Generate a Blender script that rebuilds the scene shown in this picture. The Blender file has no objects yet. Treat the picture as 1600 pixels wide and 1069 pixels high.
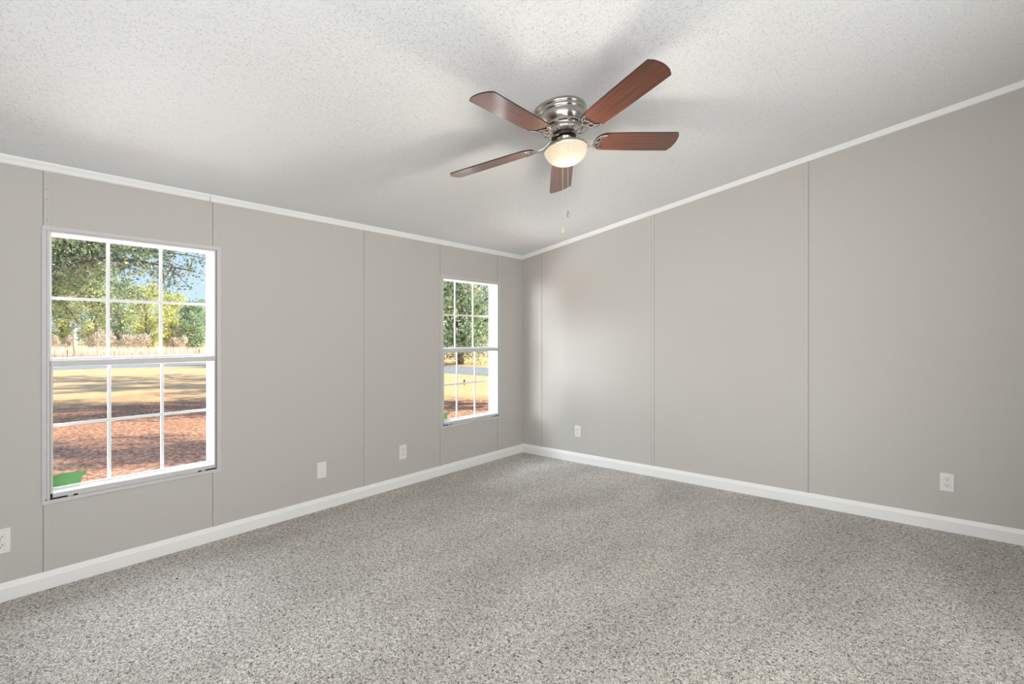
import bpy, bmesh, math, random
import numpy as np
from mathutils import Vector, Matrix

# ------------------------------------------------------------------ camera
SC = bpy.context.scene
COL = SC.collection
CAM = Vector((3.3779, -4.2787, 1.257))
YAW = math.radians(39.45)
FPX = 790.0
Y0 = 524.0
cd = bpy.data.cameras.new('camera')
cam = bpy.data.objects.new('camera', cd)
COL.objects.link(cam)
cam.location = CAM
cam.rotation_euler = (math.radians(90), 0, YAW)
cd.sensor_width = 36
cd.lens = FPX / 1600 * 36
cd.shift_y = -(534.5 - Y0) / 1600
cd.clip_end = 500
SC.camera = cam
SC.view_settings.view_transform = 'Standard'
SC.view_settings.look = 'None'
SC.view_settings.gamma = 1
SC.view_settings.exposure = 0.13
SC.view_settings.use_curve_mapping = False

# ------------------------------------------------------------------ world
W = bpy.data.worlds.new('sky')
SC.world = W
W.use_nodes = True
nt = W.node_tree
nt.nodes.clear()
o_ = nt.nodes.new('ShaderNodeOutputWorld')
bg = nt.nodes.new('ShaderNodeBackground')
tc = nt.nodes.new('ShaderNodeTexCoord')
sp = nt.nodes.new('ShaderNodeSeparateXYZ')
rp = nt.nodes.new('ShaderNodeValToRGB')
nt.links.new(tc.outputs['Generated'], sp.inputs[0])
nt.links.new(sp.outputs['Z'], rp.inputs['Fac'])
nt.links.new(rp.outputs['Color'], bg.inputs['Color'])
nt.links.new(bg.outputs[0], o_.inputs[0])
rp.color_ramp.elements[0].position = 0.0
rp.color_ramp.elements[0].color = (0.62, 0.80, 0.98, 1)
rp.color_ramp.elements[1].position = 0.6
rp.color_ramp.elements[1].color = (0.25, 0.46, 0.90, 1)
e_ = rp.color_ramp.elements.new(0.22)
e_.color = (0.50, 0.70, 0.97, 1)
bg.inputs['Strength'].default_value = 1.05

# ------------------------------------------------------------------ lights
def area(name, loc, target, sx, sy, power, color=(1, 1, 1), spread=180):
    d = bpy.data.lights.new(name, 'AREA')
    d.shape = 'RECTANGLE'
    d.size = sx
    d.size_y = sy
    d.energy = power
    d.color = color
    d.spread = math.radians(spread)
    o = bpy.data.objects.new(name, d)
    COL.objects.link(o)
    o.location = loc
    v = Vector(target) - Vector(loc)
    o.rotation_euler = v.to_track_quat('-Z', 'Y').to_euler()
    return o

sd = bpy.data.lights.new('sun', 'SUN')
sd.energy = 8.0
sd.angle = math.radians(1.0)
sd.color = (1.0, 0.93, 0.80)
sun = bpy.data.objects.new('sun', sd)
COL.objects.link(sun)
sun.rotation_euler = Vector((-0.62, -0.62, -0.52)).to_track_quat('-Z', 'Y').to_euler()

# added soft fills by the camera, and added lamps outside standing in for daylight
area('fill_light_side', (4.2, -3.2, 1.3), (0, -3.2, 1.3), 3.6, 1.8, 38, (1.0, 0.995, 0.99))
area('fill_light_camera', (3.5, -4.9, 1.5), (1.4, -1.8, 2.9), 0.9, 0.9, 25, (0.98, 0.99, 1.0))
area('ground_bounce_fill', (-2.6, -1.7, -0.45), (0.6, -0.95, 1.7), 4.6, 2.2, 400, (1.0, 0.99, 0.98))  # added lamp standing in for light bounced off the yard
area('daylight_fill_left', (-2.2, -3.6, 3.0), (0.3, -3.2, 0.9), 2.6, 1.8, 110, (0.88, 0.95, 1.0))
area('daylight_fill_corner', (-2.2, -1.9, 3.0), (0.2, -0.75, 0.9), 2.6, 1.8, 150, (0.95, 0.97, 1.0))
area('daylight_fill_low_west', (-2.8, -8.2, 1.7), (1.2, -0.2, 1.0), 3.0, 2.4, 780, (1.0, 0.985, 0.97))

# ------------------------------------------------------------------ materials
def mat(name, base=(0.8, 0.8, 0.8), rough=0.5, metal=0.0, spec=0.5, coat=0.0):
    m = bpy.data.materials.new(name)
    m.use_nodes = True
    b = m.node_tree.nodes['Principled BSDF']
    b.inputs['Base Color'].default_value = (*base, 1)
    b.inputs['Roughness'].default_value = rough
    b.inputs['Metallic'].default_value = metal
    b.inputs['Specular IOR Level'].default_value = spec
    b.inputs['Coat Weight'].default_value = coat
    return m

def N(m, t, **kw):
    n = m.node_tree.nodes.new(t)
    for k, v in kw.items():
        setattr(n, k, v)
    return n

def ramp(m, stops):
    r = N(m, 'ShaderNodeValToRGB')
    els = r.color_ramp.elements
    els[0].position = stops[0][0]
    els[0].color = (*stops[0][1], 1)
    els[1].position = stops[-1][0]
    els[1].color = (*stops[-1][1], 1)
    for p, c in stops[1:-1]:
        e = els.new(p)
        e.color = (*c, 1)
    return r

def obj_coord(m, scale=(1, 1, 1)):
    t = N(m, 'ShaderNodeTexCoord')
    mp = N(m, 'ShaderNodeMapping')
    mp.inputs['Scale'].default_value = scale
    m.node_tree.links.new(t.outputs['Object'], mp.inputs['Vector'])
    return mp.outputs['Vector']

def add_bump(m, height_socket, strength, dist):
    b = N(m, 'ShaderNodeBump')
    b.inputs['Strength'].default_value = strength
    b.inputs['Distance'].default_value = dist
    m.node_tree.links.new(height_socket, b.inputs['Height'])
    m.node_tree.links.new(b.outputs[0], m.node_tree.nodes['Principled BSDF'].inputs['Normal'])
    return b

M = {}
# vinyl covered gypsum panels: a fine linen weave
m = M['wall'] = mat('linen_vinyl_wall', (0.60, 0.565, 0.515), 0.62, spec=0.3)
L = m.node_tree.links
v = obj_coord(m, (60, 60, 700))
n1 = N(m, 'ShaderNodeTexNoise'); n1.inputs['Scale'].default_value = 1.0; n1.inputs['Detail'].default_value = 2
L.new(v, n1.inputs['Vector'])
r1 = ramp(m, [(0.3, (0.545, 0.533, 0.508)), (0.7, (0.573, 0.561, 0.536))])
L.new(n1.outputs['Fac'], r1.inputs['Fac'])
L.new(r1.outputs[0], m.node_tree.nodes['Principled BSDF'].inputs['Base Color'])
add_bump(m, n1.outputs['Fac'], 0.12, 0.001)
M['batten'] = mat('batten_vinyl', (0.562, 0.550, 0.524), 0.5, spec=0.3)
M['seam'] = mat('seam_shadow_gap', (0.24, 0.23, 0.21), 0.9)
M['trim'] = mat('white_painted_trim', (0.91, 0.92, 0.92), 0.38)
M['vinyl'] = mat('white_window_vinyl', (0.86, 0.87, 0.88), 0.35)
M['flange'] = mat('satin_white_casing', (0.62, 0.62, 0.615), 0.4)
M['black'] = mat('black_slot', (0.006, 0.006, 0.006), 0.8)
M['plate'] = mat('white_plastic_plate', (0.84, 0.84, 0.82), 0.3)
M['outline'] = mat('plate_outline', (0.60, 0.60, 0.58), 0.5)
M['screw'] = mat('painted_screw', (0.66, 0.66, 0.64), 0.35, 0.2)

# stippled ceiling
m = M['ceiling'] = mat('stippled_ceiling', (0.84, 0.86, 0.87), 0.9, spec=0.1)
L = m.node_tree.links
v = obj_coord(m)
n1 = N(m, 'ShaderNodeTexNoise'); n1.inputs['Scale'].default_value = 112; n1.inputs['Detail'].default_value = 2; n1.inputs['Roughness'].default_value = 0.55
n2 = N(m, 'ShaderNodeTexNoise'); n2.inputs['Scale'].default_value = 150; n2.inputs['Detail'].default_value = 2
L.new(v, n1.inputs['Vector']); L.new(v, n2.inputs['Vector'])
pit = N(m, 'ShaderNodeMapRange', interpolation_type='SMOOTHSTEP')      # flattened stipple with small pits
pit.inputs['From Min'].default_value = 0.31; pit.inputs['From Max'].default_value = 0.43
L.new(n1.outputs['Fac'], pit.inputs['Value'])
mx = N(m, 'ShaderNodeMath', operation='MULTIPLY_ADD'); mx.inputs[1].default_value = 0.35
L.new(n2.outputs['Fac'], mx.inputs[0]); L.new(pit.outputs[0], mx.inputs[2])
add_bump(m, mx.outputs[0], 0.6, 0.0065)

# frieze carpet
m = M['carpet'] = mat('frieze_carpet', (0.4, 0.38, 0.35), 1.0, spec=0.05)
L = m.node_tree.links
v = obj_coord(m)
n1 = N(m, 'ShaderNodeTexNoise'); n1.inputs['Scale'].default_value = 108; n1.inputs['Detail'].default_value = 2.0; n1.inputs['Roughness'].default_value = 0.6; n1.inputs['Distortion'].default_value = 1.6
L.new(v, n1.inputs['Vector'])
r1 = ramp(m, [(0.34, (0.07, 0.060, 0.050)), (0.43, (0.36, 0.34, 0.31)), (0.50, (0.62, 0.60, 0.565)), (0.64, (0.90, 0.88, 0.85))])
L.new(n1.outputs['Fac'], r1.inputs['Fac'])
n3 = N(m, 'ShaderNodeTexNoise'); n3.inputs['Scale'].default_value = 1.0; n3.inputs['Detail'].default_value = 3
v3 = obj_coord(m, (2.6, 1.1, 1))
L.new(v3, n3.inputs['Vector'])
r3 = ramp(m, [(0.35, (0.89, 0.885, 0.87)), (0.65, (1.07, 1.065, 1.05))])
L.new(n3.outputs['Fac'], r3.inputs['Fac'])
mm = N(m, 'ShaderNodeMix', data_type='RGBA', blend_type='MULTIPLY'); mm.inputs[0].default_value = 1
L.new(r1.outputs[0], mm.inputs[6]); L.new(r3.outputs[0], mm.inputs[7])
L.new(mm.outputs[2], m.node_tree.nodes['Principled BSDF'].inputs['Base Color'])
add_bump(m, n1.outputs['Fac'], 0.9, 0.010)

# fan metal, wood, glass
M['nickel'] = mat('brushed_nickel', (0.52, 0.50, 0.46), 0.2, 1.0)
M['nickel_polish'] = mat('polished_nickel', (0.66, 0.63, 0.60), 0.12, 1.0)
M['dark_metal'] = mat('dark_motor_metal', (0.06, 0.045, 0.04), 0.35, 0.8)
m = M['wood'] = mat('mahogany_blade', (0.15, 0.045, 0.02), 0.28, spec=0.5, coat=0.6)
m.node_tree.nodes['Principled BSDF'].inputs['Coat Roughness'].default_value = 0.12
m.node_tree.nodes['Principled BSDF'].inputs['Coat IOR'].default_value = 1.6
m.node_tree.nodes['Principled BSDF'].inputs['Coat Weight'].default_value = 0.9
L = m.node_tree.links
v = obj_coord(m, (3, 90, 30))
n1 = N(m, 'ShaderNodeTexNoise'); n1.inputs['Scale'].default_value = 1.0; n1.inputs['Detail'].default_value = 4
L.new(v, n1.inputs['Vector'])
r1 = ramp(m, [(0.3, (0.055, 0.014, 0.007)), (0.55, (0.135, 0.035, 0.014)), (0.8, (0.21, 0.066, 0.030))])
L.new(n1.outputs['Fac'], r1.inputs['Fac'])
L.new(r1.outputs[0], m.node_tree.nodes['Principled BSDF'].inputs['Base Color'])
M['wood_edge'] = mat('dark_blade_edge', (0.02, 0.008, 0.005), 0.4)

m = M['frost'] = bpy.data.materials.new('frosted_cream_glass')
m.use_nodes = True
m.node_tree.nodes.clear()
out = N(m, 'ShaderNodeOutputMaterial')
tl = N(m, 'ShaderNodeBsdfTranslucent'); tl.inputs['Color'].default_value = (0.036, 0.0338, 0.0290, 1)
df = N(m, 'ShaderNodeBsdfDiffuse'); df.inputs['Color'].default_value = (0.55, 0.52, 0.44, 1)
tp = N(m, 'ShaderNodeBsdfTransparent'); tp.inputs['Color'].default_value = (1, 0.93, 0.82, 1)
gl = N(m, 'ShaderNodeBsdfGlossy'); gl.inputs['Roughness'].default_value = 0.15; gl.inputs['Color'].default_value = (.3, .3, .3, 1)
a1 = N(m, 'ShaderNodeMixShader'); a1.inputs[0].default_value = 0.6
a2 = N(m, 'ShaderNodeMixShader'); a2.inputs[0].default_value = 0.0
a3 = N(m, 'ShaderNodeMixShader'); a3.inputs[0].default_value = 0.05
L = m.node_tree.links
L.new(df.outputs[0], a1.inputs[1]); L.new(tl.outputs[0], a1.inputs[2])
L.new(a1.outputs[0], a2.inputs[1]); L.new(tp.outputs[0], a2.inputs[2])
L.new(a2.outputs[0], a3.inputs[1]); L.new(gl.outputs[0], a3.inputs[2])
L.new(a3.outputs[0], out.inputs[0])

def emission(name, col, s):
    m = bpy.data.materials.new(name)
    m.use_nodes = True
    m.node_tree.nodes.clear()
    o = N(m, 'ShaderNodeOutputMaterial')
    e = N(m, 'ShaderNodeEmission')
    e.inputs[0].default_value = (*col, 1)
    e.inputs[1].default_value = s
    m.node_tree.links.new(e.outputs[0], o.inputs[0])
    return m
M['bulb'] = emission('lit_bulb', (1.0, 0.93, 0.80), 9.0)

m = M['glass'] = bpy.data.materials.new('window_glass')
m.use_nodes = True
m.node_tree.nodes.clear()
out = N(m, 'ShaderNodeOutputMaterial')
tp = N(m, 'ShaderNodeBsdfTransparent'); tp.inputs['Color'].default_value = (0.97, 0.985, 0.98, 1)
gl = N(m, 'ShaderNodeBsdfGlossy'); gl.inputs['Roughness'].default_value = 0.0
a1 = N(m, 'ShaderNodeMixShader'); a1.inputs[0].default_value = 0.008
m.node_tree.links.new(tp.outputs[0], a1.inputs[1]); m.node_tree.links.new(gl.outputs[0], a1.inputs[2])
m.node_tree.links.new(a1.outputs[0], out.inputs[0])

m = M['sticker'] = bpy.data.materials.new('translucent_green_film')
m.use_nodes = True
m.node_tree.nodes.clear()
out = N(m, 'ShaderNodeOutputMaterial')
tp = N(m, 'ShaderNodeBsdfTransparent'); tp.inputs['Color'].default_value = (0.42, 0.58, 0.42, 1)
df = N(m, 'ShaderNodeBsdfTranslucent'); df.inputs['Color'].default_value = (0.13, 0.23, 0.13, 1)
a1 = N(m, 'ShaderNodeMixShader'); a1.inputs[0].default_value = 0.55
m.node_tree.links.new(tp.outputs[0], a1.inputs[1]); m.node_tree.links.new(df.outputs[0], a1.inputs[2])
m.node_tree.links.new(a1.outputs[0], out.inputs[0])

def leaf_mat(name, stops, trans=0.35):
    m = bpy.data.materials.new(name)
    m.use_nodes = True
    m.node_tree.nodes.clear()
    o = N(m, 'ShaderNodeOutputMaterial')
    g = N(m, 'ShaderNodeNewGeometry')
    r = ramp(m, stops)
    d = N(m, 'ShaderNodeBsdfDiffuse')
    t = N(m, 'ShaderNodeBsdfTranslucent')
    x = N(m, 'ShaderNodeMixShader'); x.inputs[0].default_value = trans
    l = m.node_tree.links
    l.new(g.outputs['Random Per Island'], r.inputs['Fac'])
    l.new(r.outputs[0], d.inputs[0]); l.new(r.outputs[0], t.inputs[0])
    l.new(d.outputs[0], x.inputs[1]); l.new(t.outputs[0], x.inputs[2]); l.new(x.outputs[0], o.inputs[0])
    return m
M['leaf_oak'] = leaf_mat('oak_leaves', [(0, (0.16, 0.27, 0.17)), (0.4, (0.36, 0.50, 0.30)), (0.7, (0.62, 0.68, 0.36)), (0.86, (0.85, 0.84, 0.58)), (1, (0.90, 0.66, 0.28))], 0.45)
M['leaf_yellow'] = leaf_mat('yellow_green_leaves', [(0, (0.42, 0.48, 0.18)), (0.5, (0.78, 0.78, 0.30)), (1, (0.95, 0.90, 0.50))], 0.4)
M['leaf_green'] = leaf_mat('blue_green_leaves', [(0, (0.16, 0.30, 0.22)), (0.5, (0.36, 0.52, 0.34)), (0.8, (0.66, 0.72, 0.42)), (1, (0.88, 0.80, 0.42))], 0.4)
M['leaf_brown'] = leaf_mat('tan_brush_twigs', [(0, (0.45, 0.36, 0.26)), (0.5, (0.76, 0.64, 0.50)), (1, (0.93, 0.86, 0.74))], 0.3)
M['grassy'] = leaf_mat('dry_grass_blades', [(0, (0.70, 0.56, 0.40)), (0.5, (0.88, 0.76, 0.60)), (1, (0.96, 0.88, 0.76))], 0.3)
M['bark'] = mat('grey_bark', (0.16, 0.13, 0.11), 0.9)
M['post_wood'] = mat('weathered_post_wood', (0.62, 0.58, 0.48), 0.85)
M['stake'] = mat('dark_stake_wood', (0.10, 0.07, 0.05), 0.9)

# ground: straw and leaf litter near the house, dry lawn farther off
m = M['ground'] = mat('straw_and_dry_lawn', (0.5, 0.35, 0.2), 1.0, spec=0.0)
L = m.node_tree.links
tcn = N(m, 'ShaderNodeTexCoord')
sx = N(m, 'ShaderNodeSeparateXYZ'); L.new(tcn.outputs['Object'], sx.inputs[0])
nb = N(m, 'ShaderNodeTexNoise'); nb.inputs['Scale'].default_value = 0.35; nb.inputs['Detail'].default_value = 4
L.new(tcn.outputs['Object'], nb.inputs['Vector'])
# distance from the house wall, ruffled by noise
ad = N(m, 'ShaderNodeMath', operation='MULTIPLY_ADD'); ad.inputs[1].default_value = 14.0
yw = N(m, 'ShaderNodeMath', operation='MULTIPLY_ADD'); yw.inputs[1].default_value = -1.1
L.new(sx.outputs['Y'], yw.inputs[0]); L.new(sx.outputs['X'], yw.inputs[2])
L.new(nb.outputs['Fac'], ad.inputs[0]); L.new(yw.outputs[0], ad.inputs[2])
mr = N(m, 'ShaderNodeMapRange'); mr.inputs['From Min'].default_value = -7.5; mr.inputs['From Max'].default_value = -12.0
L.new(ad.outputs[0], mr.inputs['Value'])
nf = N(m, 'ShaderNodeTexNoise'); nf.inputs['Scale'].default_value = 14; nf.inputs['Detail'].default_value = 5; nf.inputs['Roughness'].default_value = 0.8
L.new(tcn.outputs['Object'], nf.inputs['Vector'])
ra = ramp(m, [(0.32, (0.09, 0.038, 0.025)), (0.45, (0.42, 0.20, 0.12)), (0.56, (0.70, 0.38, 0.24)), (0.70, (0.92, 0.62, 0.42))])
rb = ramp(m, [(0.25, (0.46, 0.28, 0.15)), (0.5, (0.86, 0.53, 0.27)), (0.75, (0.96, 0.68, 0.40))])
L.new(nf.outputs['Fac'], ra.inputs['Fac']); L.new(nf.outputs['Fac'], rb.inputs['Fac'])
mm = N(m, 'ShaderNodeMix', data_type='RGBA')
L.new(mr.outputs[0], mm.inputs[0]); L.new(ra.outputs[0], mm.inputs[6]); L.new(rb.outputs[0], mm.inputs[7])
L.new(mm.outputs[2], m.node_tree.nodes['Principled BSDF'].inputs['Base Color'])
m = M['road'] = mat('pale_gravel_road', (0.50, 0.50, 0.50), 0.95, spec=0.1)
L = m.node_tree.links
nf = N(m, 'ShaderNodeTexNoise'); nf.inputs['Scale'].default_value = 3
rr = ramp(m, [(0.3, (0.30, 0.30, 0.30)), (0.7, (0.40, 0.40, 0.39))])
L.new(obj_coord(m), nf.inputs['Vector']); L.new(nf.outputs['Fac'], rr.inputs['Fac'])
L.new(rr.outputs[0], m.node_tree.nodes['Principled BSDF'].inputs['Base Color'])

# ------------------------------------------------------------------ helpers
def tag(o, label=None, cat=None, group=None, kind=None):
    if label: o['label'] = label
    if cat: o['category'] = cat
    if group: o['group'] = group
    if kind: o['kind'] = kind
    return o

def empty(name, loc=(0, 0, 0), rot=(0, 0, 0)):
    o = bpy.data.objects.new(name, None)
    COL.objects.link(o)
    o.location = loc
    o.rotation_euler = rot
    o.empty_display_size = 0.05
    return o

def obj(name, bm, material, parent=None, smooth=False):
    me = bpy.data.meshes.new(name)
    bmesh.ops.recalc_face_normals(bm, faces=bm.faces)
    bm.to_mesh(me)
    bm.free()
    for mt in (material if isinstance(material, (list, tuple)) else [material]):
        me.materials.append(mt)
    if smooth:
        me.polygons.foreach_set('use_smooth', [True] * len(me.polygons))
    o = bpy.data.objects.new(name, me)
    COL.objects.link(o)
    o.parent = parent
    return o

def box(bm, x0, x1, y0, y1, z0, z1, bevel=0.0, seg=2, mat_index=0):
    vs = [bm.verts.new(p) for p in ((x0, y0, z0), (x1, y0, z0), (x1, y1, z0), (x0, y1, z0),
                                    (x0, y0, z1), (x1, y0, z1), (x1, y1, z1), (x0, y1, z1))]
    fs = [bm.faces.new([vs[i] for i in q]) for q in
          ((0, 3, 2, 1), (4, 5, 6, 7), (0, 1, 5, 4), (1, 2, 6, 5), (2, 3, 7, 6), (3, 0, 4, 7))]
    for f in fs: f.material_index = mat_index
    if bevel > 0:
        es = list({e for f in fs for e in f.edges})
        bmesh.ops.bevel(bm, geom=es, offset=bevel, segments=seg, affect='EDGES', profile=0.6)

def prism(bm, pts, a, b, place):
    """closed outline pts (2D), extruded from a to b; place(u, v, w) -> 3D"""
    A = [bm.verts.new(place(u, v, a)) for u, v in pts]
    B = [bm.verts.new(place(u, v, b)) for u, v in pts]
    n = len(pts)
    for i in range(n):
        bm.faces.new((A[i], A[(i + 1) % n], B[(i + 1) % n], B[i]))
    bm.faces.new(A[::-1])
    bm.faces.new(B)

def lathe(bm, prof, seg=64, cx=0, cy=0):
    rings = []
    for r, z in prof:
        if r < 1e-6:
            rings.append([bm.verts.new((cx, cy, z))])
        else:
            rings.append([bm.verts.new((cx + r * math.cos(2 * math.pi * k / seg), cy + r * math.sin(2 * math.pi * k / seg), z)) for k in range(seg)])
    for a, b in zip(rings, rings[1:]):
        for k in range(seg):
            k2 = (k + 1) % seg
            if len(a) == 1 and len(b) == 1: continue
            if len(a) == 1: bm.faces.new((a[0], b[k], b[k2]))
            elif len(b) == 1: bm.faces.new((a[k], b[0], a[k2]))
            else: bm.faces.new((a[k], b[k], b[k2], a[k2]))

def tube(bm, pts, rad, seg=8, flat=1.0, up=Vector((0, 0, 1))):
    """tube along pts; rad a number or list; flat squashes it along up"""
    pts = [Vector(p) for p in pts]
    n = len(pts)
    rs = rad if isinstance(rad, (list, tuple)) else [rad] * n
    rings = []
    for i, p in enumerate(pts):
        t = (pts[min(i + 1, n - 1)] - pts[max(i - 1, 0)]).normalized()
        s = t.cross(up)
        if s.length < 1e-4: s = t.cross(Vector((1, 0, 0)))
        s.normalize()
        q = s.cross(t).normalized()
        rings.append([bm.verts.new(p + rs[i] * (math.cos(2 * math.pi * k / seg) * s + flat * math.sin(2 * math.pi * k / seg) * q)) for k in range(seg)])
    for a, b in zip(rings, rings[1:]):
        for k in range(seg):
            bm.faces.new((a[k], a[(k + 1) % seg], b[(k + 1) % seg], b[k]))
    bm.faces.new(rings[0][::-1])
    bm.faces.new(rings[-1])

def sphere(bm, c, r, seg=10, rings=6, sz=1.0):
    prof = [(r * math.sin(math.pi * i / rings), c[2] + sz * r * math.cos(math.pi * i / rings)) for i in range(rings + 1)]
    prof[0] = (0, prof[0][1]); prof[-1] = (0, prof[-1][1])
    lathe(bm, prof, seg, c[0], c[1])

def struct(name, bm, m, parent=None):
    o = obj(name, bm, m, parent)
    if parent is None: o['kind'] = 'structure'
    return o

# ------------------------------------------------------------------ room
XE, YB = 4.27, -5.75        # east wall, back wall
ZC, SL = 2.107, 0.1752      # ceiling height at the window wall and its slope
T = 0.12
WIN = [(-3.827, -3.008), (-1.187, -0.368)]      # outer casing edges along the window wall
OPN = [(-3.790, -3.048), (-1.150, -0.408)]      # clear openings
WZ0, WZ1 = 0.418, 1.801
OZ0, OZ1 = 0.470, 1.768

bm = bmesh.new()
box(bm, -T, XE + T, YB - T, T, -0.14, 0.0)
struct('floor', bm, M['carpet'])

bm = bmesh.new()
ys = [YB - T, OPN[0][0] - .012, OPN[0][1] + .012, OPN[1][0] - .012, OPN[1][1] + .012, T]
H1 = ZC + 0.02
for i in range(5):
    if i in (1, 3):
        box(bm, -T, 0, ys[i], ys[i + 1], 0, OZ0 - .012)
        box(bm, -T, 0, ys[i], ys[i + 1], OZ1 + .012, H1)
    else:
        box(bm, -T, 0, ys[i], ys[i + 1], 0, H1)
bmesh.ops.remove_doubles(bm, verts=bm.verts, dist=1e-5)
struct('wall_left', bm, M['wall'])

bm = bmesh.new()
prism(bm, [(0.0, 0), (XE + T, 0), (XE + T, ZC + .02 + SL * (XE + T)), (0.0, ZC + .02)], 0, T, lambda u, v, w: (u, w, v))
struct('wall_right', bm, M['wall'])
bm = bmesh.new()
prism(bm, [(0.0, 0), (XE + T, 0), (XE + T, ZC + .02 + SL * (XE + T)), (0.0, ZC + .02)], YB - T, YB, lambda u, v, w: (u, w, v))
struct('wall_back', bm, M['wall'])
bm = bmesh.new()
box(bm, XE, XE + T, YB, 0, 0, ZC + .02 + SL * XE)
struct('wall_near', bm, M['wall'])
bm = bmesh.new()
prism(bm, [(-T, ZC - SL * T), (XE + T, ZC + SL * (XE + T)), (XE + T, ZC + SL * (XE + T) + .1), (-T, ZC - SL * T + .1)],
      YB - T, T, lambda u, v, w: (u, w, v))
struct('ceiling', bm, M['ceiling'])

# baseboards: flat face with a bevelled top
def base_prof(h):
    return [(0, 0), (0.0125, 0), (0.0125, h - 0.026), (0.0105, h - 0.022), (0.006, h - 0.004), (0.004, h), (0, h)]
bm = bmesh.new()
prism(bm, base_prof(0.086), YB, 0, lambda u, v, w: (u, w, v))
struct('baseboard_left', bm, M['trim'])
bm = bmesh.new()
prism(bm, base_prof(0.093), 0.0, XE, lambda u, v, w: (w, -u, v))
struct('baseboard_right', bm, M['trim'])
# crown strips
bm = bmesh.new()
prism(bm, [(0, ZC - .036), (.005, ZC - .037), (.010, ZC - .031), (.014, ZC - .018), (.021, ZC - .006), (.023, ZC + SL * .023 + .002), (0, ZC + .002)],
      YB, 0, lambda u, v, w: (u, w, v))
crl = struct('trim_1', bm, M['trim'])
bm = bmesh.new()
yj = -3.073
box(bm, 0.0, .0225, yj - .0006, yj + .0006, ZC - .0372, ZC + .002)
struct('joint', bm, M['screw'], crl)
bm = bmesh.new()
cz = lambda x, k: ZC + SL * x + k
prof = [(0, -.036), (.005, -.037), (.010, -.031), (.014, -.018), (.021, -.006), (.023, .003), (0, .003)]
A = [bm.verts.new((0, -d, cz(0, k))) for d, k in prof]
B = [bm.verts.new((XE, -d, cz(XE, k))) for d, k in prof]
for i in range(len(prof)):
    j = (i + 1) % len(prof)
    bm.faces.new((A[i], A[j], B[j], B[i]))
bm.faces.new(A); bm.faces.new(B)
struct('trim_2', bm, M['trim'])

# battens over the panel seams; each has a dark strip along one edge as painted seam shade
TRIM = [2]
def batten(axis, a, b, z0, z1, shade_side, nails=()):
    TRIM[0] += 1
    bm = bmesh.new()
    if axis == 'y':
        pr = [(0, a), (.0028, a + .0008), (.0036, a + .004), (.0036, b - .004), (.0028, b - .0008), (0, b)]
        prism(bm, pr, z0, z1, lambda u, v, w: (u, v, w))
    else:
        pr = [(0, a), (-.0028, a + .0008), (-.0036, a + .004), (-.0036, b - .004), (-.0028, b - .0008), (0, b)]
        n = len(pr)
        A = [bm.verts.new((v, u, z0)) for u, v in pr]
        B = [bm.verts.new((v, u, z1(v))) for u, v in pr]
        for i in range(n):
            bm.faces.new((A[i], A[(i + 1) % n], B[(i + 1) % n], B[i]))
        bm.faces.new(A); bm.faces.new(B)
    o = struct('trim_%d' % TRIM[0], bm, M['batten'])
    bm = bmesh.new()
    g0, g1 = (a - .0016, a) if shade_side == 0 else (b, b + .0016)
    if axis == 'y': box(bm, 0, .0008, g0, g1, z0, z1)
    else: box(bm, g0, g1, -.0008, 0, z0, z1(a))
    struct('seam_shade_strip', bm, M['seam'], o)
    for (p, z) in nails:
        bm = bmesh.new()
        box(bm, .0034, .0042, p - .002, p + .002, z - .002, z + .002, .0006)
        struct('nail', bm, M['seam'], o)
zb, zt = 0.084, ZC - .034
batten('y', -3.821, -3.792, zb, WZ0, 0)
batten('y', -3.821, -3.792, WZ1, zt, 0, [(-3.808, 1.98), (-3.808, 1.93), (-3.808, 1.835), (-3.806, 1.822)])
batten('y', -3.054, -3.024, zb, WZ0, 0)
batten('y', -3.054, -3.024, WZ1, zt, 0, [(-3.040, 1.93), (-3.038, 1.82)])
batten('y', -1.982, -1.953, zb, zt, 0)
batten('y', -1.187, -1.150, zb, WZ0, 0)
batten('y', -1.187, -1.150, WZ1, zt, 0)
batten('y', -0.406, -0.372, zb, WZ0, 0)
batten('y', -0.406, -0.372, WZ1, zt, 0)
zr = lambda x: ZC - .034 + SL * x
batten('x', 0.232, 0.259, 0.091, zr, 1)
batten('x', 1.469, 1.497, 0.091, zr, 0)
batten('x', 2.667, 2.694, 0.091, zr, 1)

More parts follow.
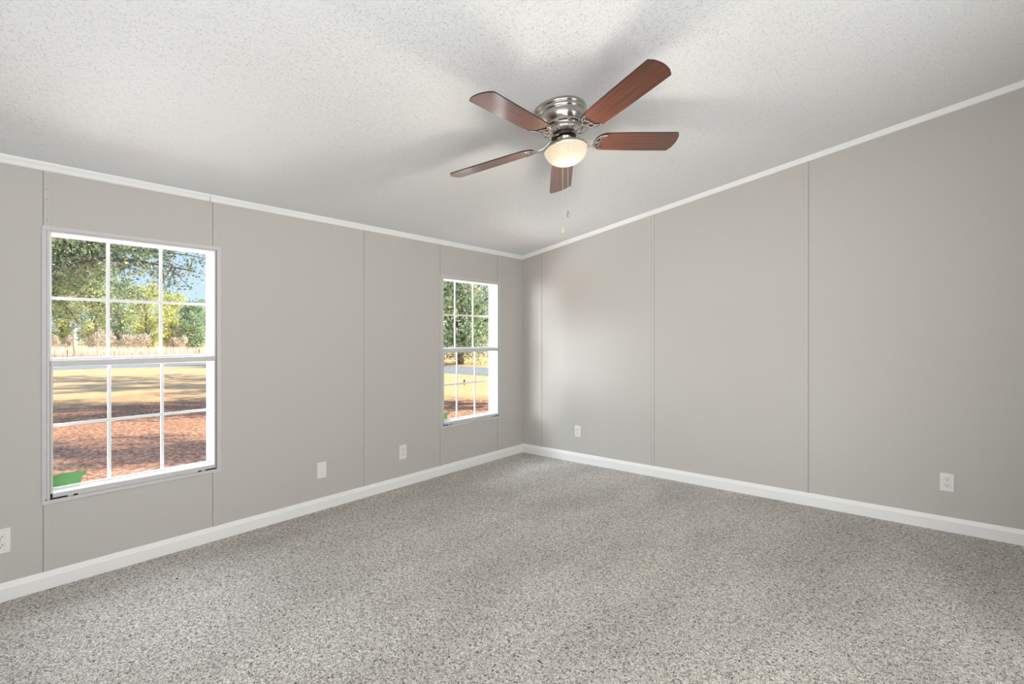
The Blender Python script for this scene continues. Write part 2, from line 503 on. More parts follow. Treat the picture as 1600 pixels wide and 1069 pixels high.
# ------------------------------------------------------------------ windows
def window(idx, w, op):
    y0, y1 = w; a, b = op
    root = empty('window_%d' % idx, (0, 0, 0))
    root['kind'] = 'structure'
    P = lambda name, bm, m: obj(name, bm, m, root)
    # thin casing strips screwed to the wall, butt jointed
    bm = bmesh.new(); box(bm, 0, .006, y0, y1, WZ1 - .020, WZ1, .0015); P('head_casing', bm, M['flange'])
    bm = bmesh.new(); box(bm, 0, .006, y0, y1, WZ0, WZ0 + .019, .0015); P('sill_casing', bm, M['flange'])
    for s, (p, q) in enumerate(((y0, y0 + .020), (y1 - .020, y1))):
        bm = bmesh.new(); box(bm, 0, .0055, p, q, WZ0 + .019, WZ1 - .020, .0015)
        if s == 0: box(bm, 0, .011, p + .018, p + .029, WZ0 + .019, WZ1 - .020, .003)
        else: box(bm, 0, .009, p - .005, p + .003, WZ0 + .019, WZ1 - .020, .002)
        P('side_casing', bm, M['flange'])
    # head and sill of the main frame
    bm = bmesh.new()
    box(bm, -.118, .001, a - .010, b + .010, OZ1, WZ1 - .020)
    box(bm, -.118, .003, a - .010, a, OZ0 - .01, OZ1 + .01)
    box(bm, -.118, .003, b, b + .010, OZ0 - .01, OZ1 + .01)
    box(bm, -.118, .005, a - .010, b + .010, OZ0 - .028, OZ0 - .001, .002)
    P('frame', bm, M['vinyl'])
    bm = bmesh.new()
    box(bm, .001, .009, a - .008, b + .008, OZ1 + .001, WZ1 - .021, .002)
    P('head_track', bm, M['flange'])
    # dark gaps beside the lower sash and the slots at the bottom corners
    bm = bmesh.new()
    box(bm, .004, .0066, a - .0085, a - .0060, WZ0 + .024, 1.128)
    box(bm, .004, .0066, b + .0085, b + .0105, WZ0 + .024, 1.128)
    box(bm, .004, .0066, b + .0085, b + .0098, 1.128, OZ1 + .005)
    P('side_gap', bm, M['seam'])
    bm = bmesh.new()
    zs = WZ0 + .021
    for p, q in ((a - .008, a + .060), (a + .083, a + .100), (b - .088, b - .070), (b - .050, b + .010)):
        box(bm, .003, .0075, p, q, zs, zs + .0065)
    box(bm, .005, .0068, y0 + .013, y0 + .018, zs - .002, zs + .004)
    P('drain_slot', bm, M['black'])
    # lower sash: slim rails in the inner track
    zm = 1.122
    dl, du = -.080, -.105
    bm = bmesh.new()
    box(bm, -.006, .0075, a - .006, a + .004, WZ0 + .028, zm - .012, .0015)
    box(bm, -.006, .0068, b - .001, b + .008, WZ0 + .028, zm - .012, .0015)
    box(bm, -.006, .0075, a - .006, b + .008, WZ0 + .028, OZ0 - .002, .0015)
    lo = P('lower_sash', bm, M['flange'])
    bm = bmesh.new()
    box(bm, dl - .008, dl + .010, a, b, OZ0, OZ0 + .006)
    box(bm, dl - .008, dl + .010, a, a + .006, OZ0, zm)
    box(bm, dl - .008, dl + .010, b - .004, b, OZ0, zm)
    obj('glazing_bead', bm, M['vinyl'], lo)
    bm = bmesh.new()
    box(bm, -.030, .011, a - .006, b + .006, zm - .020, zm + .008, .004, 3)
    obj('meeting_rail', bm, M['flange'], lo)
    bm = bmesh.new()
    box(bm, .0095, .0125, a - .002, b + .002, zm - .0225, zm - .0195, .001)
    obj('finger_lip', bm, M['screw'], lo)
    # upper sash
    bm = bmesh.new()
    box(bm, du - .008, du + .010, a, b, OZ1 - .002, OZ1)
    box(bm, du - .008, du + .010, a, a + .006, zm, OZ1)
    box(bm, du - .008, du + .010, b - .004, b, zm, OZ1)
    box(bm, du - .008, -.028, a, b, zm - .010, zm + .020, .002)
    up = P('upper_sash', bm, M['vinyl'])
    # colonial grilles: three panes across, two high in each sash
    def grille(parent, x, z0, z1, zh):
        bm = bmesh.new()
        for k in (1, 2):
            yy = a + (b - a) * k / 3
            box(bm, x - .004, x + .004, yy - .0080, yy + .0080, z0, z1, .0015, 1)
        box(bm, x - .0036, x + .0036, a, b, zh - .0080, zh + .0080, .0015, 1)
        obj('grille', bm, M['vinyl'], parent)
        bm = bmesh.new()
        box(bm, x - .0065, x - .0055, a, b, z0, z1)
        obj('glass_pane', bm, M['glass'], parent)
    grille(lo, dl, OZ0, zm, 0.795)
    grille(up, du, zm, OZ1, 1.449)
    # green film sticker in the lower left corner of the glass
    bm = bmesh.new()
    g0, g1 = OZ0 + .008, OZ0 + .068
    ln = .148
    pts = [(a + .008, g0), (a + ln - .020, g0), (a + ln - .018, g0 + .035)]
    pts += [(a + ln - .006 + .009 * math.cos(t), g0 + .048 + .010 * math.sin(t)) for t in [math.radians(d) for d in range(-90, 91, 20)]]
    pts += [(a + ln - .030, g1), (a + .050, g1 + .004), (a + .008, g1 - .006)]
    prism(bm, pts, dl - .0050, dl - .0045, lambda u, v, w: (w, u, v))
    s = obj('sticker', bm, M['sticker'], lo)
    s['label'] = 'translucent green sticker'
    # screws in the casing
    for zz in (0.60, 0.88, 1.16, 1.45, 1.70):
        for yy in (y0 + .009, y1 - .008):
            bm = bmesh.new()
            prism(bm, [(yy + .0032 * math.cos(t * math.pi / 5), zz + .0032 * math.sin(t * math.pi / 5)) for t in range(10)], .005, .0068, lambda u, v, w: (w, u, v))
            obj('screw', bm, M['screw'], root)
    for yy in (y0 + .12, y0 + .41, y0 + .66):
        for zz in (WZ0 + .009, WZ1 - .008):
            bm = bmesh.new()
            prism(bm, [(yy + .0035 * math.cos(t * math.pi / 5), zz + .0035 * math.sin(t * math.pi / 5)) for t in range(10)], .005, .0072, lambda u, v, w: (w, u, v))
            obj('screw', bm, M['screw'], root)
    return root
window(1, WIN[0], OPN[0])
window(2, WIN[1], OPN[1])

# ------------------------------------------------------------------ wall plates
def rounded(w, h, r, n=5):
    pts = []
    for cx, cy, a0 in ((w - r, h - r, 0), (-w + r, h - r, 90), (-w + r, -h + r, 180), (w - r, -h + r, 270)):
        for k in range(n + 1):
            t = math.radians(a0 + 90 * k / n)
            pts.append((cx + r * math.cos(t), cy + r * math.sin(t)))
    return pts

def plate(name, loc, rz, label, blank=False):
    """local x along the wall, local -y out into the room"""
    t = empty(name, loc, (0, 0, rz))
    tag(t, label, 'outlet' if not blank else 'wall plate')
    bm = bmesh.new()
    outer = rounded(.0352, .0575, .003)
    inner = rounded(.0325, .0548, .002)
    A = [bm.verts.new((u, 0, v)) for u, v in outer]
    B = [bm.verts.new((u, -.0035, v)) for u, v in outer]
    C = [bm.verts.new((u, -.0062, v)) for u, v in inner]
    n = len(A)
    for r0, r1 in ((A, B), (B, C)):
        for i in range(n): bm.faces.new((r0[i], r0[(i + 1) % n], r1[(i + 1) % n], r1[i]))
    bm.faces.new(C); bm.faces.new(A)
    obj('cover_plate', bm, M['plate'], t)
    def disc(cx, cz, r, y0, y1, name, m, parent, k=14):
        bm = bmesh.new()
        prism(bm, [(cx + r * math.cos(2 * math.pi * q / k), cz + r * math.sin(2 * math.pi * q / k)) for q in range(k)], y0, y1, lambda u, v, w: (u, w, v))
        return obj(name, bm, m, parent)
    if blank:
        for cz in (-.042, .042): disc(0, cz, .0032, -.0075, -.006, 'screw', M['screw'], t)
        return t
    disc(0, 0, .003, -.0078, -.006, 'screw', M['screw'], t)
    for cz in (.0195, -.0195):
        bm = bmesh.new()
        k = []
        for q in range(36):
            th = 2 * math.pi * q / 36
            k.append((.0172 * math.cos(th), max(-.0125, min(.0125, .0172 * math.sin(th)))))
        kk = [p for i, p in enumerate(k) if i == 0 or (abs(p[0] - k[i - 1][0]) + abs(p[1] - k[i - 1][1])) > 1e-6]
        prism(bm, [(u, cz + v) for u, v in kk], -.0082, -.006, lambda u, v, w: (u, w, v))
        rc = obj('receptacle', bm, M['plate'], t)
        bm = bmesh.new()
        prism(bm, [(u * 1.08, cz + v * 1.08) for u, v in kk], -.0065, -.0060, lambda u, v, w: (u, w, v))
        obj('outline_gap', bm, M['outline'], rc)
        for sx_, hh in ((-.0063, .0042), (.0063, .0036)):
            bm = bmesh.new()
            box(bm, sx_ - .0013, sx_ + .0013, -.0086, -.0081, cz + .003 - hh, cz + .003 + hh)
            obj('slot', bm, M['black'], rc)
        disc(0, cz - .0065, .0026, -.0086, -.0081, 'ground_hole', M['black'], rc)
    return t
R90 = math.radians(90)
plate('wall_outlet', (0, -3.972, .284), R90, 'white duplex wall outlet at the far left edge, left of the larger window')
plate('blank_wall_plate', (0, -2.335, .284), R90, 'plain white blank cover plate low on the window wall, without sockets', True)
plate('wall_outlet', (0, -1.605, .286), R90, 'white duplex wall outlet low between the two windows, near the corner window')
plate('wall_outlet', (0.703, 0, .306), 0, 'small-looking white duplex wall outlet on the right wall, nearest the room corner')
plate('wall_outlet', (3.472, 0, .313), 0, 'white duplex wall outlet on the right wall, at the far right')

# ------------------------------------------------------------------ ceiling fan
O = (1.8828, -2.066, ZC + SL * 1.8828)
fan = empty('ceiling_fan', O, (0, -math.atan(SL), 0))
tag(fan, 'flush-mounted ceiling fan with five reddish-brown wooden blades and a lit frosted bowl light', 'ceiling fan')
bm = bmesh.new()
lathe(bm, [(0.0, .01), (.138, .004), (.1385, -.004), (.141, -.008), (.1405, -.014), (.136, -.019), (.1335, -.021),
           (.1345, -.026), (.133, -.034), (.1285, -.039), (.1265, -.041), (.1268, -.047), (.124, -.060), (.118, -.074), (.108, -.088), (.104, -.092), (0, -.092)])
obj('canopy', bm, M['nickel'], fan, True)
# slotted lower housing
bm = bmesh.new()
lathe(bm, [(0, -.090), (.106, -.090), (.107, -.095), (.098, -.112), (.094, -.116), (0, -.116)])
hs = obj('motor_housing', bm, M['nickel'], fan, True)
for k in range(10):
    bm = bmesh.new()
    t0 = 2 * math.pi * k / 10 + .08
    pts = []
    for i in range(7):
        t = t0 + (0.42) * i / 6
        pts.append((.1045 * math.cos(t), .1045 * math.sin(t), -.1035))
    tube(bm, pts, .0042, 6)
    obj('vent', bm, M['dark_metal'], hs)
bm = bmesh.new()
lathe(bm, [(0, -.114), (.088, -.114), (.091, -.120), (.087, -.127), (.074, -.131), (.070, -.135), (0, -.135)])
obj('trim_ring', bm, M['nickel_polish'], fan, True)
bm = bmesh.new()
lathe(bm, [(0, -.133), (.066, -.133), (.066, -.150), (.058, -.156), (0, -.156)])
obj('rotor', bm, M['dark_metal'], fan, True)
bm = bmesh.new()
lathe(bm, [(0, -.150), (.040, -.150), (.041, -.158), (.037, -.160), (.037, -.184), (.041, -.187), (0, -.187)])
obj('switch_housing', bm, M['nickel'], fan, True)
bm = bmesh.new()
lathe(bm, [(0, -.183), (.044, -.183), (.060, -.186), (.088, -.193), (.108, -.204), (.114, -.212), (.116, -.220), (.113, -.222), (.110, -.214), (.0, -.196)])
obj('light_fitter', bm, M['nickel'], fan, True)
bm = bmesh.new()
gp = []
for i in range(15):
    t = math.pi / 2 * i / 14
    gp.append((.1125 * math.cos(t) ** 0.85 if i < 14 else 0.0, -.216 - .078 * math.sin(t)))
lathe(bm, gp, 64)
bowl = obj('glass_bowl', bm, M['frost'], fan, True)
bowl.visible_shadow = False      # the lit bowl lets its lamp's light through
bm = bmesh.new()
sphere(bm, (0.0, 0.0, -.243), .022, 16, 10, 1.1)
obj('bulb', bm, M['bulb'], fan, True)
bm = bmesh.new()
lathe(bm, [(0, -.197), (.016, -.197), (.016, -.220), (.012, -.224), (0, -.224)], 20)
obj('socket', bm, M['plate'], fan, True)
ld = bpy.data.lights.new('lamp_light', 'POINT')
ld.energy = 11
ld.color = (1.0, 0.89, 0.75)
ld.shadow_soft_size = 0.04
lo_ = bpy.data.objects.new('lamp_light', ld)
COL.objects.link(lo_)
lo_.parent = fan
lo_.location = (0.0, 0.0, -.262)
ld.energy = 24

BZ = -.170
def blade_outline():
    pts = []
    r0, r1 = .168, .664
    hw0, hw1 = .064, .072
    # root: broad rounded shoulder
    for k in range(13):
        t = math.radians(90 + 180 * k / 12)
        pts.append((r0 + .062 + .062 * math.cos(t), hw0 * math.sin(t)))
    # lower side out to the tip
    pts.append((.40, -.069))
    cr = .010
    for k in range(6):
        t = math.radians(-90 + 72 * k / 5)
        pts.append((r1 - .018 - cr + cr * math.cos(t), -hw1 + cr + cr * math.sin(t)))
    for k in range(1, 8):
        v = -hw1 + cr + (2 * hw1 - 2 * cr) * k / 8
        pts.append((r1 - .0185 * (v / hw1) ** 2, v))
    for k in range(6):
        t = math.radians(18 + 72 * k / 5)
        pts.append((r1 - .018 - cr + cr * math.cos(t), hw1 - cr + cr * math.sin(t)))
    pts.append((.40, .069))
    return pts
PITCH = math.radians(-12)
PH = 5.97521144
bo = blade_outline()
for k in range(5):
    arm = empty('blade_assembly_frame')
    bpy.data.objects.remove(arm)
    rot = (PITCH, 0, PH + 2 * math.pi * k / 5)
    Rm = Matrix.Rotation(rot[2], 4, 'Z') @ Matrix.Translation((0, 0, BZ)) @ Matrix.Rotation(PITCH, 4, 'X')
    bm = bmesh.new()
    th = .0028
    n = len(bo)
    A = [bm.verts.new((u, v, -th)) for u, v in bo]
    B = [bm.verts.new((u, v, th)) for u, v in bo]
    for i in range(n):
        f = bm.faces.new((A[i], A[(i + 1) % n], B[(i + 1) % n], B[i])); f.material_index = 1
    bm.faces.new(A[::-1]); bm.faces.new(B)
    bl = obj('blade', bm, [M['wood'], M['wood_edge']], fan)
    bl.matrix_local = Rm
    # cast openwork bracket under the blade root
    bm = bmesh.new()
    z = -.0065
    arc = []
    for q in range(21):
        t = math.radians(90 + 180 * q / 20)
        arc.append((.228 + .060 * math.cos(t), .054 * math.sin(t), z))
    rad = [.0022 + .0038 * math.sin(math.pi * q / 20) ** .6 for q in range(21)]
    tube(bm, arc, rad, 8, .55)
    for s in (-1, 1):
        horn = [(.232, s * .052, z), (.217, s * .047, z), (.204, s * .036, z), (.199, s * .024, z), (.205, s * .013, z), (.203, s * .004, z), (.190, 0, z)]
        tube(bm, horn, [.0018, .0034, .0036, .0034, .0034, .0032, .003], 6, .6)
        loop = [(.186 + .0125 * math.cos(q * math.pi / 6), s * .018 + .0135 * math.sin(q * math.pi / 6), z) for q in range(13)]
        tube(bm, loop, .0026, 6, .6)
        lk = [(.180, s * .036, z), (.190, s * .033, z), (.200, s * .034, z)]
        tube(bm, lk, .0026, 6, .6)
    lk = [(.166, 0, z), (.178, 0, z), (.192, 0, z)]
    tube(bm, lk, .003, 6, .6)
    for (u, v) in ((.186, 0.0), (.203, .034), (.203, -.034)):
        sphere(bm, (u, v, z - .003), .0036, 8, 4, .6)
    # twin arms back to the rotor
    for s in (-1, 1):
        pa = [(.176, s * .020, z), (.160, s * .024, z - .002), (.140, s * .021, z - .006), (.118, s * .016, z - .004), (.095, s * .013, z + .006), (.072, s * .012, z + .022), (.055, s * .011, z + .028)]
        tube(bm, pa, [.0035, .0045, .0045, .0045, .0048, .0052, .0052], 8, .8)
    br = obj('blade_bracket', bm, M['nickel_polish'], fan, True)
    br.matrix_local = Rm

# pull chains hang plumb from the fitter, in world space but children of the fan
FM = Matrix.Translation(O) @ Matrix.Rotation(-math.atan(SL), 4, 'Y')
def chain(px, py_end, rr, metal, fob):
    """hang at azimuth toward the room, fob end at height"""
    ang = px
    top = FM @ Vector((rr * math.cos(ang), rr * math.sin(ang), -.221))
    bm = bmesh.new()
    L_ = py_end
    npt = int(L_ / .0042)
    tube(bm, [top, top - Vector((0, 0, L_))], .0007, 6)
    for i in range(npt):
        sphere(bm, top - Vector((0, 0, .0042 * i)), .0014, 6, 4)
    bm.transform(FM.inverted())
    c = obj('pull_chain', bm, metal, fan, True)
    bm = bmesh.new()
    e = top - Vector((0, 0, L_))
    lathe(bm, [(0, e.z), (.0022, e.z - .001), (.003, e.z - .008), (.0062, e.z - .020), (.0068, e.z - .026), (.0045, e.z - .031), (0, e.z - .033)], 14, e.x, e.y)
    bm.transform(FM.inverted())
    obj('fob', bm, fob, c, True)
M['chain'] = mat('pale_bead_chain', (0.80, 0.78, 0.72), 0.35, 0.5)
M['fob_pale'] = mat('clear_amber_fob', (0.80, 0.70, 0.52), 0.15, 0.0)
M['fob_metal'] = mat('nickel_fob', (0.55, 0.53, 0.50), 0.25, 0.9)
chain(math.radians(-64), .43, .1175, M['chain'], M['fob_pale'])
chain(math.radians(-51), .352, .1175, M['chain'], M['fob_metal'])

# ------------------------------------------------------------------ outdoors
GZ = -0.80
HT = CAM.z - GZ
FW = Vector((-math.sin(YAW), math.cos(YAW), 0)); RT = Vector((math.cos(YAW), math.sin(YAW), 0))
def ground_at(px, Z):
    p = CAM + Z * (FW + (px - 800) / FPX * RT)
    return Vector((p.x, p.y, GZ))

bm = bmesh.new()
bmesh.ops.create_grid(bm, x_segments=60, y_segments=60, size=110)
rnd = random.Random(3)
for v_ in bm.verts:
    v_.co.z = GZ - .003 + 0.0
    v_.co.x -= 110.4
g = obj('ground', bm, M['ground'])
g['kind'] = 'structure'

cl = [(-44, -30), (-41.5, -12), (-39.8, -2), (-38.6, 5), (-35.5, 11.5), (-29.5, 16.0), (-22, 17.3), (-14, 17.6), (-2, 17.6), (14, 17.6)]
bm = bmesh.new()
prev = None
fine = []
for i in range(len(cl) - 1):
    p0 = Vector(cl[max(i - 1, 0)]); p1 = Vector(cl[i]); p2 = Vector(cl[i + 1]); p3 = Vector(cl[min(i + 2, len(cl) - 1)])
    for q in range(8):
        t = q / 8
        fine.append(0.5 * ((2 * p1) + (-p0 + p2) * t + (2 * p0 - 5 * p1 + 4 * p2 - p3) * t * t + (-p0 + 3 * p1 - 3 * p2 + p3) * t ** 3))
fine.append(Vector(cl[-1]))
for i, p in enumerate(fine):
    t = (fine[min(i + 1, len(fine) - 1)] - fine[max(i - 1, 0)]).normalized()
    nrm = Vector((-t.y, t.x))
    wdt = 2.0
    ring = [bm.verts.new((p.x + nrm.x * s, p.y + nrm.y * s, GZ + zz)) for s, zz in ((-wdt - .9, 0.0), (-wdt - .6, .03), (wdt - .3, .03), (wdt, 0.0))]
    if prev:
        for j in range(3): bm.faces.new((prev[j], prev[j + 1], ring[j + 1], ring[j]))
    prev = ring
rd = obj('road', bm, M['road'])
tag(rd, 'pale grey gravel road curving across the yard outside the windows', 'road')

def leaves_mesh(name, centres, radii, count, size, seed, flat=1.0, shell=0.35):
    """many small leaf quads spread over ellipsoid clumps"""
    r = np.random.default_rng(seed)
    centres = np.asarray(centres, float); radii = np.asarray(radii, float)
    vol = radii.prod(axis=1) ** (2 / 3)
    pick = r.choice(len(centres), size=count, p=vol / vol.sum())
    d = r.normal(size=(count, 3)); d /= np.linalg.norm(d, axis=1)[:, None]
    rad = (shell + (1 - shell) * r.random(count)) ** .6
    c = centres[pick] + d * radii[pick] * rad[:, None] * (1 + .12 * r.normal(size=count))[:, None]
    t = r.normal(size=(count, 3)); t /= np.linalg.norm(t, axis=1)[:, None]
    u = np.cross(t, r.normal(size=(count, 3))); u /= np.linalg.norm(u, axis=1)[:, None]
    s = size * (.6 + .8 * r.random(count))[:, None]
    a = t * s * .5; b = u * s * .32
    V = np.stack([c - a, c + b, c + a, c - b], axis=1).reshape(-1, 3)
    me = bpy.data.meshes.new(name)
    me.vertices.add(count * 4)
    me.vertices.foreach_set('co', V.ravel())
    me.loops.add(count * 4)
    me.loops.foreach_set('vertex_index', np.arange(count * 4, dtype=np.int32))
    me.polygons.add(count)
    me.polygons.foreach_set('loop_start', np.arange(0, count * 4, 4, dtype=np.int32))
    me.update(calc_edges=True)
    return me

def tree(name, loc, label, cat, clumps, count, leaf, lm, trunk=None, branches=(), group=None, seed=1):
    t = empty(name, loc)
    tag(t, label, cat, group)
    me = leaves_mesh('foliage', [c[:3] for c in clumps], [c[3:] for c in clumps], count, leaf, seed)
    me.materials.append(lm)
    f = bpy.data.objects.new('foliage', me); COL.objects.link(f); f.parent = t
    if trunk:
        bm = bmesh.new()
        tube(bm, trunk[0], trunk[1], 10)
        obj('trunk', bm, M['bark'], t, True)
    for b_, r_ in branches:
        bm = bmesh.new()
        tube(bm, b_, r_, 7)
        obj('branch', bm, M['bark'], t, True)
    return t

def at(px, y, Z):
    """a place in the yard seen in direction px, y at depth Z (for setting out only)"""
    return CAM + Z * (FW + (px - 800) / FPX * RT + Vector((0, 0, (Y0 - y) / FPX)))


def twig_tree(name, loc, label, cat, limbs, twigs_per, twig_len, leaves_per, spread, leaf, lm, trunk, seed, droop=-.25, group=None):
    """limbs: lists of points with start radius; twigs spring from them and carry small leaves"""
    r = np.random.default_rng(seed)
    t = empty(name, loc)
    tag(t, label, cat, group)
    if trunk:
        bm = bmesh.new(); tube(bm, trunk[0], trunk[1], 10)
        obj('trunk', bm, M['bark'], t, True)
    tw = bmesh.new()
    cs = []
    for pts, r0 in limbs:
        bm = bmesh.new()
        n = len(pts)
        tube(bm, pts, [r0 * (1 - .85 * i / (n - 1)) for i in range(n)], 7)
        obj('branch', bm, M['bark'], t, True)
        seg = [(pts[i], pts[i + 1]) for i in range(n - 1)]
        for k in range(twigs_per):
            f = float((.18 + .82 * (k + r.random()) / twigs_per) * (n - 1))
            i = min(int(f), n - 2)
            p = seg[i][0].lerp(seg[i][1], f - i)
            ax = (seg[i][1] - seg[i][0]).normalized()
            d = Vector([float(q_) for q_ in r.normal(size=3)]); d = (d.normalized() + ax * .5 + Vector((0, 0, droop))).normalized()
            ln = float(twig_len) * float(r.uniform(.6, 1.3)) * (1 - .35 * k / twigs_per)
            q1 = p + d * ln * .5; q2 = p + d * ln + Vector((0, 0, droop * ln * .35))
            tube(tw, [Vector(p), Vector(q1), Vector(q2)], [r0 * .13 + .006, r0 * .07 + .004, .003], 4)
            m_ = leaves_per
            u = (.15 + .95 * r.random(m_))[:, None]
            c = np.array(p)[None] * (1 - u) + np.array(q2)[None] * u
            cs.append(c + r.normal(size=(m_, 3)) * spread * np.array([1, 1, .7]) * (.5 + .6 * u))
    obj('twigs', tw, M['bark'], t)['kind'] = 'stuff'
    c = np.concatenate(cs); cnt_ = len(c)
    tt = r.normal(size=(cnt_, 3)); tt /= np.linalg.norm(tt, axis=1)[:, None]
    u = np.cross(tt, r.normal(size=(cnt_, 3))); u /= np.linalg.norm(u, axis=1)[:, None]
    sz = leaf * (.6 + .8 * r.random(cnt_))[:, None]
    a = tt * sz * .5; b = u * sz * .30
    V = np.stack([c - a, c + b, c + a, c - b], axis=1).reshape(-1, 3)
    me = bpy.data.meshes.new('foliage')
    me.vertices.add(cnt_ * 4); me.vertices.foreach_set('co', V.ravel())
    me.loops.add(cnt_ * 4); me.loops.foreach_set('vertex_index', np.arange(cnt_ * 4, dtype=np.int32))
    me.polygons.add(cnt_); me.polygons.foreach_set('loop_start', np.arange(0, cnt_ * 4, 4, dtype=np.int32))
    me.update(calc_edges=True)
    me.materials.append(lm)
    f = bpy.data.objects.new('foliage', me); COL.objects.link(f); f.parent = t
    return t

# spreading tree whose limbs hang over the left window's view
base = ground_at(10, 15.0)
def rel(p): return (p - base)
fork = rel(at(14, 440, 15))
lims = []
for tgt, r0 in (((175, 378, 14.2), .10), ((304, 424, 12.6), .10), ((150, 470, 15.5), .08), ((250, 372, 13.2), .10), ((165, 425, 14.5), .07), ((120, 500, 14.5), .06),
                ((110, 380, 14.0), .08), ((60, 340, 14.5), .09), ((225, 465, 16.5), .07), ((90, 440, 13.5), .07), ((-40, 380, 15.0), .10), ((100, 330, 17), .09), ((205, 350, 15), .08), ((270, 385, 14), .07), ((290, 398, 13.5), .06), ((190, 500, 16.5), .06), ((130, 400, 16), .07)):
    q = rel(at(*tgt))
    lims.append(([fork, fork.lerp(q, .25) + Vector((0, 0, .35)), fork.lerp(q, .5) + Vector((0, 0, .5)), fork.lerp(q, .75) + Vector((0, 0, .33)), q], r0))
twig_tree('spreading_tree', base, 'broad green and gold leafed tree with limbs hanging across the left window', 'tree',
          lims, 28, .85, 62, .19, .080, M['leaf_oak'], ([Vector((0, 0, 0)), Vector((.05, 0, 1.2)), fork, fork + Vector((.1, .1, 2.2))], [.34, .27, .22, .08]), 5)

def round_tree(name, px, Z, h, w, lm, label, seed, limbs=22, tw=16, lp=42, leaf=.16, base_z=.22, r0=.13, cat='tree', spread=.26):
    r = random.Random(seed)
    b = ground_at(px, Z)
    ls = []
    for i in range(limbs):
        a = 2.39996 * i + r.uniform(-.3, .3)
        zz = (base_z + (1 - base_z) * ((i + .5) / limbs) ** .9) * h
        k = math.sin(math.pi * min(1, max(.08, (zz / h - base_z * .5) / (1.12 - base_z * .5)))) ** .7
        rr = w * .5 * k * r.uniform(.75, 1.1)
        q = Vector((rr * math.cos(a), rr * math.sin(a), zz))
        st = Vector((0, 0, max(base_z * h * .6, zz - .32 * h * r.uniform(.6, 1.1))))
        ls.append(([st, st.lerp(q, .35) + Vector((0, 0, .05 * h)), st.lerp(q, .7) + Vector((0, 0, .04 * h)), q], r0 * r.uniform(.35, .6)))
    return twig_tree(name, b, label, cat, ls, tw, w * .20, lp, spread, leaf, lm,
                     ([Vector((0, 0, 0)), Vector((.03 * w, 0, h * .25)), Vector((0, .02 * w, h * .55)), Vector((0, 0, h * .9))], [r0 * 1.3, r0, r0 * .6, r0 * .15]), seed)

round_tree('yard_tree', 718, 36, 9.6, 9.0, M['leaf_green'], 'dense green tree by the road, filling the upper half of the corner window', 9, limbs=34, tw=16, lp=44, leaf=.16, base_z=.13, r0=.26, spread=.36)

LT = lambda px, Z, h, w, lm, label, seed: round_tree('roadside_tree', px, Z, h, w, lm, label, seed, limbs=20, tw=13, lp=36, leaf=.22, base_z=.08, r0=.14, spread=.36)
LT(52, 62, 12.5, 4.6, M['leaf_green'], 'dark green tree beyond the road, at the left edge of the left window', 31)
LT(96, 70, 11.5, 4.0, M['leaf_yellow'], 'yellow-green tree beyond the road, behind the pale post in the left window', 32)
LT(143, 63, 10.2, 4.0, M['leaf_yellow'], 'tall yellow-green tree beyond the road, just right of the pale post', 33)
LT(186, 71, 10.0, 4.2, M['leaf_green'], 'grey-green tree beyond the road, left half of the middle column of the left window', 34)
LT(228, 64, 8.6, 4.2, M['leaf_yellow'], 'yellow-green tree beyond the road, right half of the middle column of the left window', 35)
LT(268, 70, 7.9, 4.0, M['leaf_yellow'], 'bright yellow-green tree beyond the road, left half of the right column of the left window', 36)
LT(303, 63, 6.4, 3.4, M['leaf_green'], 'small grey-green tree beyond the road, near the right edge of the left window', 37)
LT(342, 71, 7.2, 4.4, M['leaf_yellow'], 'pale yellow-green tree at the very right edge of the left window', 38)
LT(688, 62, 8.0, 4.6, M['leaf_yellow'], 'distant yellow-green tree behind the dense tree, left in the corner window', 44)
LT(738, 70, 7.4, 5.0, M['leaf_yellow'], 'distant yellow-green tree low behind the dense tree, right in the corner window', 45)
LT(782, 62, 9.0, 4.6, M['leaf_green'], 'distant green tree at the right edge of the corner window', 46)
def brush(px, Z, h, w, label, seed):
    r = random.Random(seed)
    b = ground_at(px, Z)
    cl2 = [(r.uniform(-w / 3, w / 3), r.uniform(-w / 3, w / 3), r.uniform(.2, .8) * h, w * r.uniform(.1, .24), w * r.uniform(.1, .24), h * r.uniform(.12, .28)) for i in range(14)]
    tree('brush', b, label, 'bush', cl2, 4200, .13, M['leaf_brown'], seed=seed)
brush(160, 57.2, 2.9, 3.4, 'tan leafless brush beyond the road, just right of the pale post', 41)
brush(215, 57.2, 2.7, 3.6, 'tan leafless brush in the middle column of the left window', 42)
brush(92, 57.2, 2.2, 3.0, 'low tan brush left of the pale post', 43)
brush(275, 57.2, 1.9, 2.6, 'low tan brush in the right column of the left window', 47)

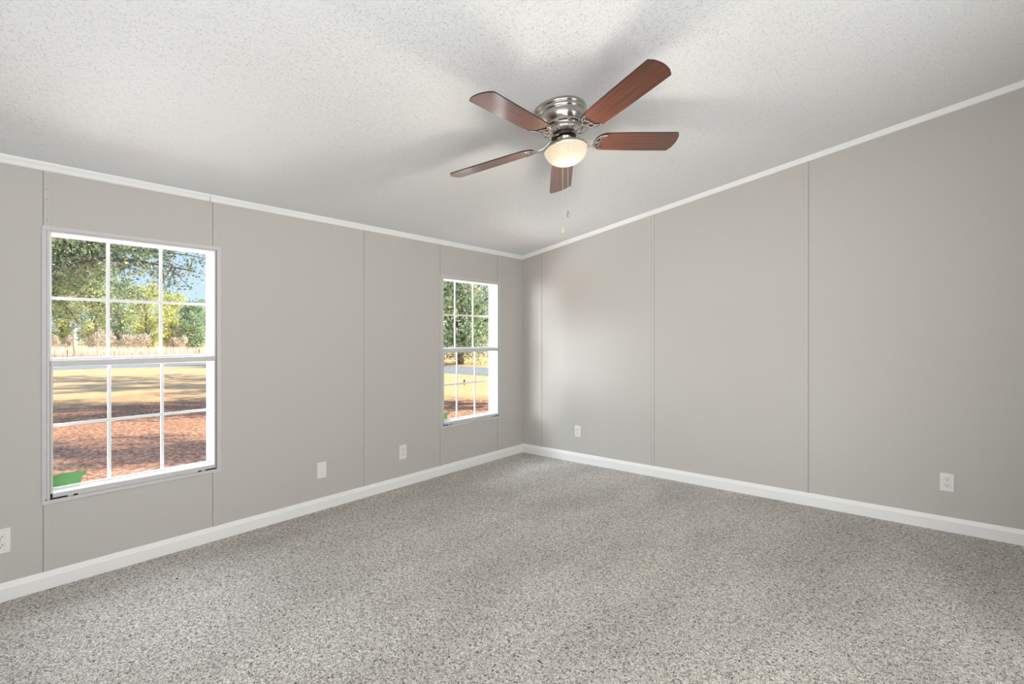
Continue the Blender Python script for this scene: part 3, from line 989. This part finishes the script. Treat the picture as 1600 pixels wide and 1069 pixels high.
# unseen trees added beside the windows' views to throw shade across the straw
for px, Z, h, w, sd_, lb in ((560, 15, 7.5, 5.5, 51, 'added shade tree unseen behind the wall between the windows, nearer the house'),
                             (470, 24, 8.5, 6.5, 52, 'added shade tree unseen behind the wall between the windows, farther out'),
                             (880, 15.5, 8.0, 4.6, 53, 'added shade tree unseen behind the right wall, beside the corner window view'),
                             (640, 21, 8.5, 5.0, 54, 'added shade tree unseen just left of the corner window view'),
                             (1010, 9.6, 7.5, 4.2, 55, 'added shade tree unseen behind the right wall, close to the house')):
    round_tree('yard_tree', px, Z, h, w, M['leaf_oak'], lb, sd_, limbs=16, tw=12, lp=26, leaf=.17, base_z=.3, r0=.18, spread=.28)

# tall dry grass along the far side of the road
r = np.random.default_rng(8)
cnt = 18000
V = []
for i in range(cnt):
    px = float(r.uniform(20, 380) if r.random() < .7 else r.uniform(640, 820)); Z = float(r.uniform(47.5, 54))
    p = ground_at(px, Z)
    hh = r.uniform(.25, .95); ww = r.uniform(.02, .045); th = r.uniform(0, 3.14); ln = r.normal(0, .12)
    dx, dy = math.cos(th) * ww / 2, math.sin(th) * ww / 2
    V += [(p.x - dx, p.y - dy, GZ), (p.x + dx, p.y + dy, GZ), (p.x + dx * .3 + ln, p.y + dy * .3, GZ + hh), (p.x - dx * .3 + ln, p.y - dy * .3, GZ + hh)]
me = bpy.data.meshes.new('tall_dry_grass')
me.from_pydata(V, [], [tuple(range(i * 4, i * 4 + 4)) for i in range(cnt)])
me.materials.append(M['grassy'])
gr = bpy.data.objects.new('tall_dry_grass', me); COL.objects.link(gr)
tag(gr, 'pale dry grass growing along the far side of the road', 'grass', kind='stuff')

# pale post and small stakes
b = ground_at(116.5, 44.5)
bm = bmesh.new()
tube(bm, [(0, 0, -.3), (0, 0, 1.2), (.02, 0, 2.55), (.07, .02, 2.75)], [.17, .165, .15, .05], 12)
p = obj('wooden_post', bm, M['post_wood']); p.location = b
tag(p, 'pale weathered wooden post beyond the road in the left window', 'post')
for px, Z, h, lb in ((105.5, 46, .75, 'short dark stake just left of the pale post'), (311, 46, .85, 'short dark stake near the right edge of the left window'), (725.5, 20.8, .24, 'small dark stake in the yard, seen through the lower corner window')):
    b = ground_at(px, Z)
    bm = bmesh.new()
    tube(bm, [(0, 0, -.2), (0, 0, h * .8), (.01, 0, h)], [.045, .04, .015], 7)
    p = obj('wooden_stake', bm, M['stake']); p.location = b
    tag(p, lb, 'stake')
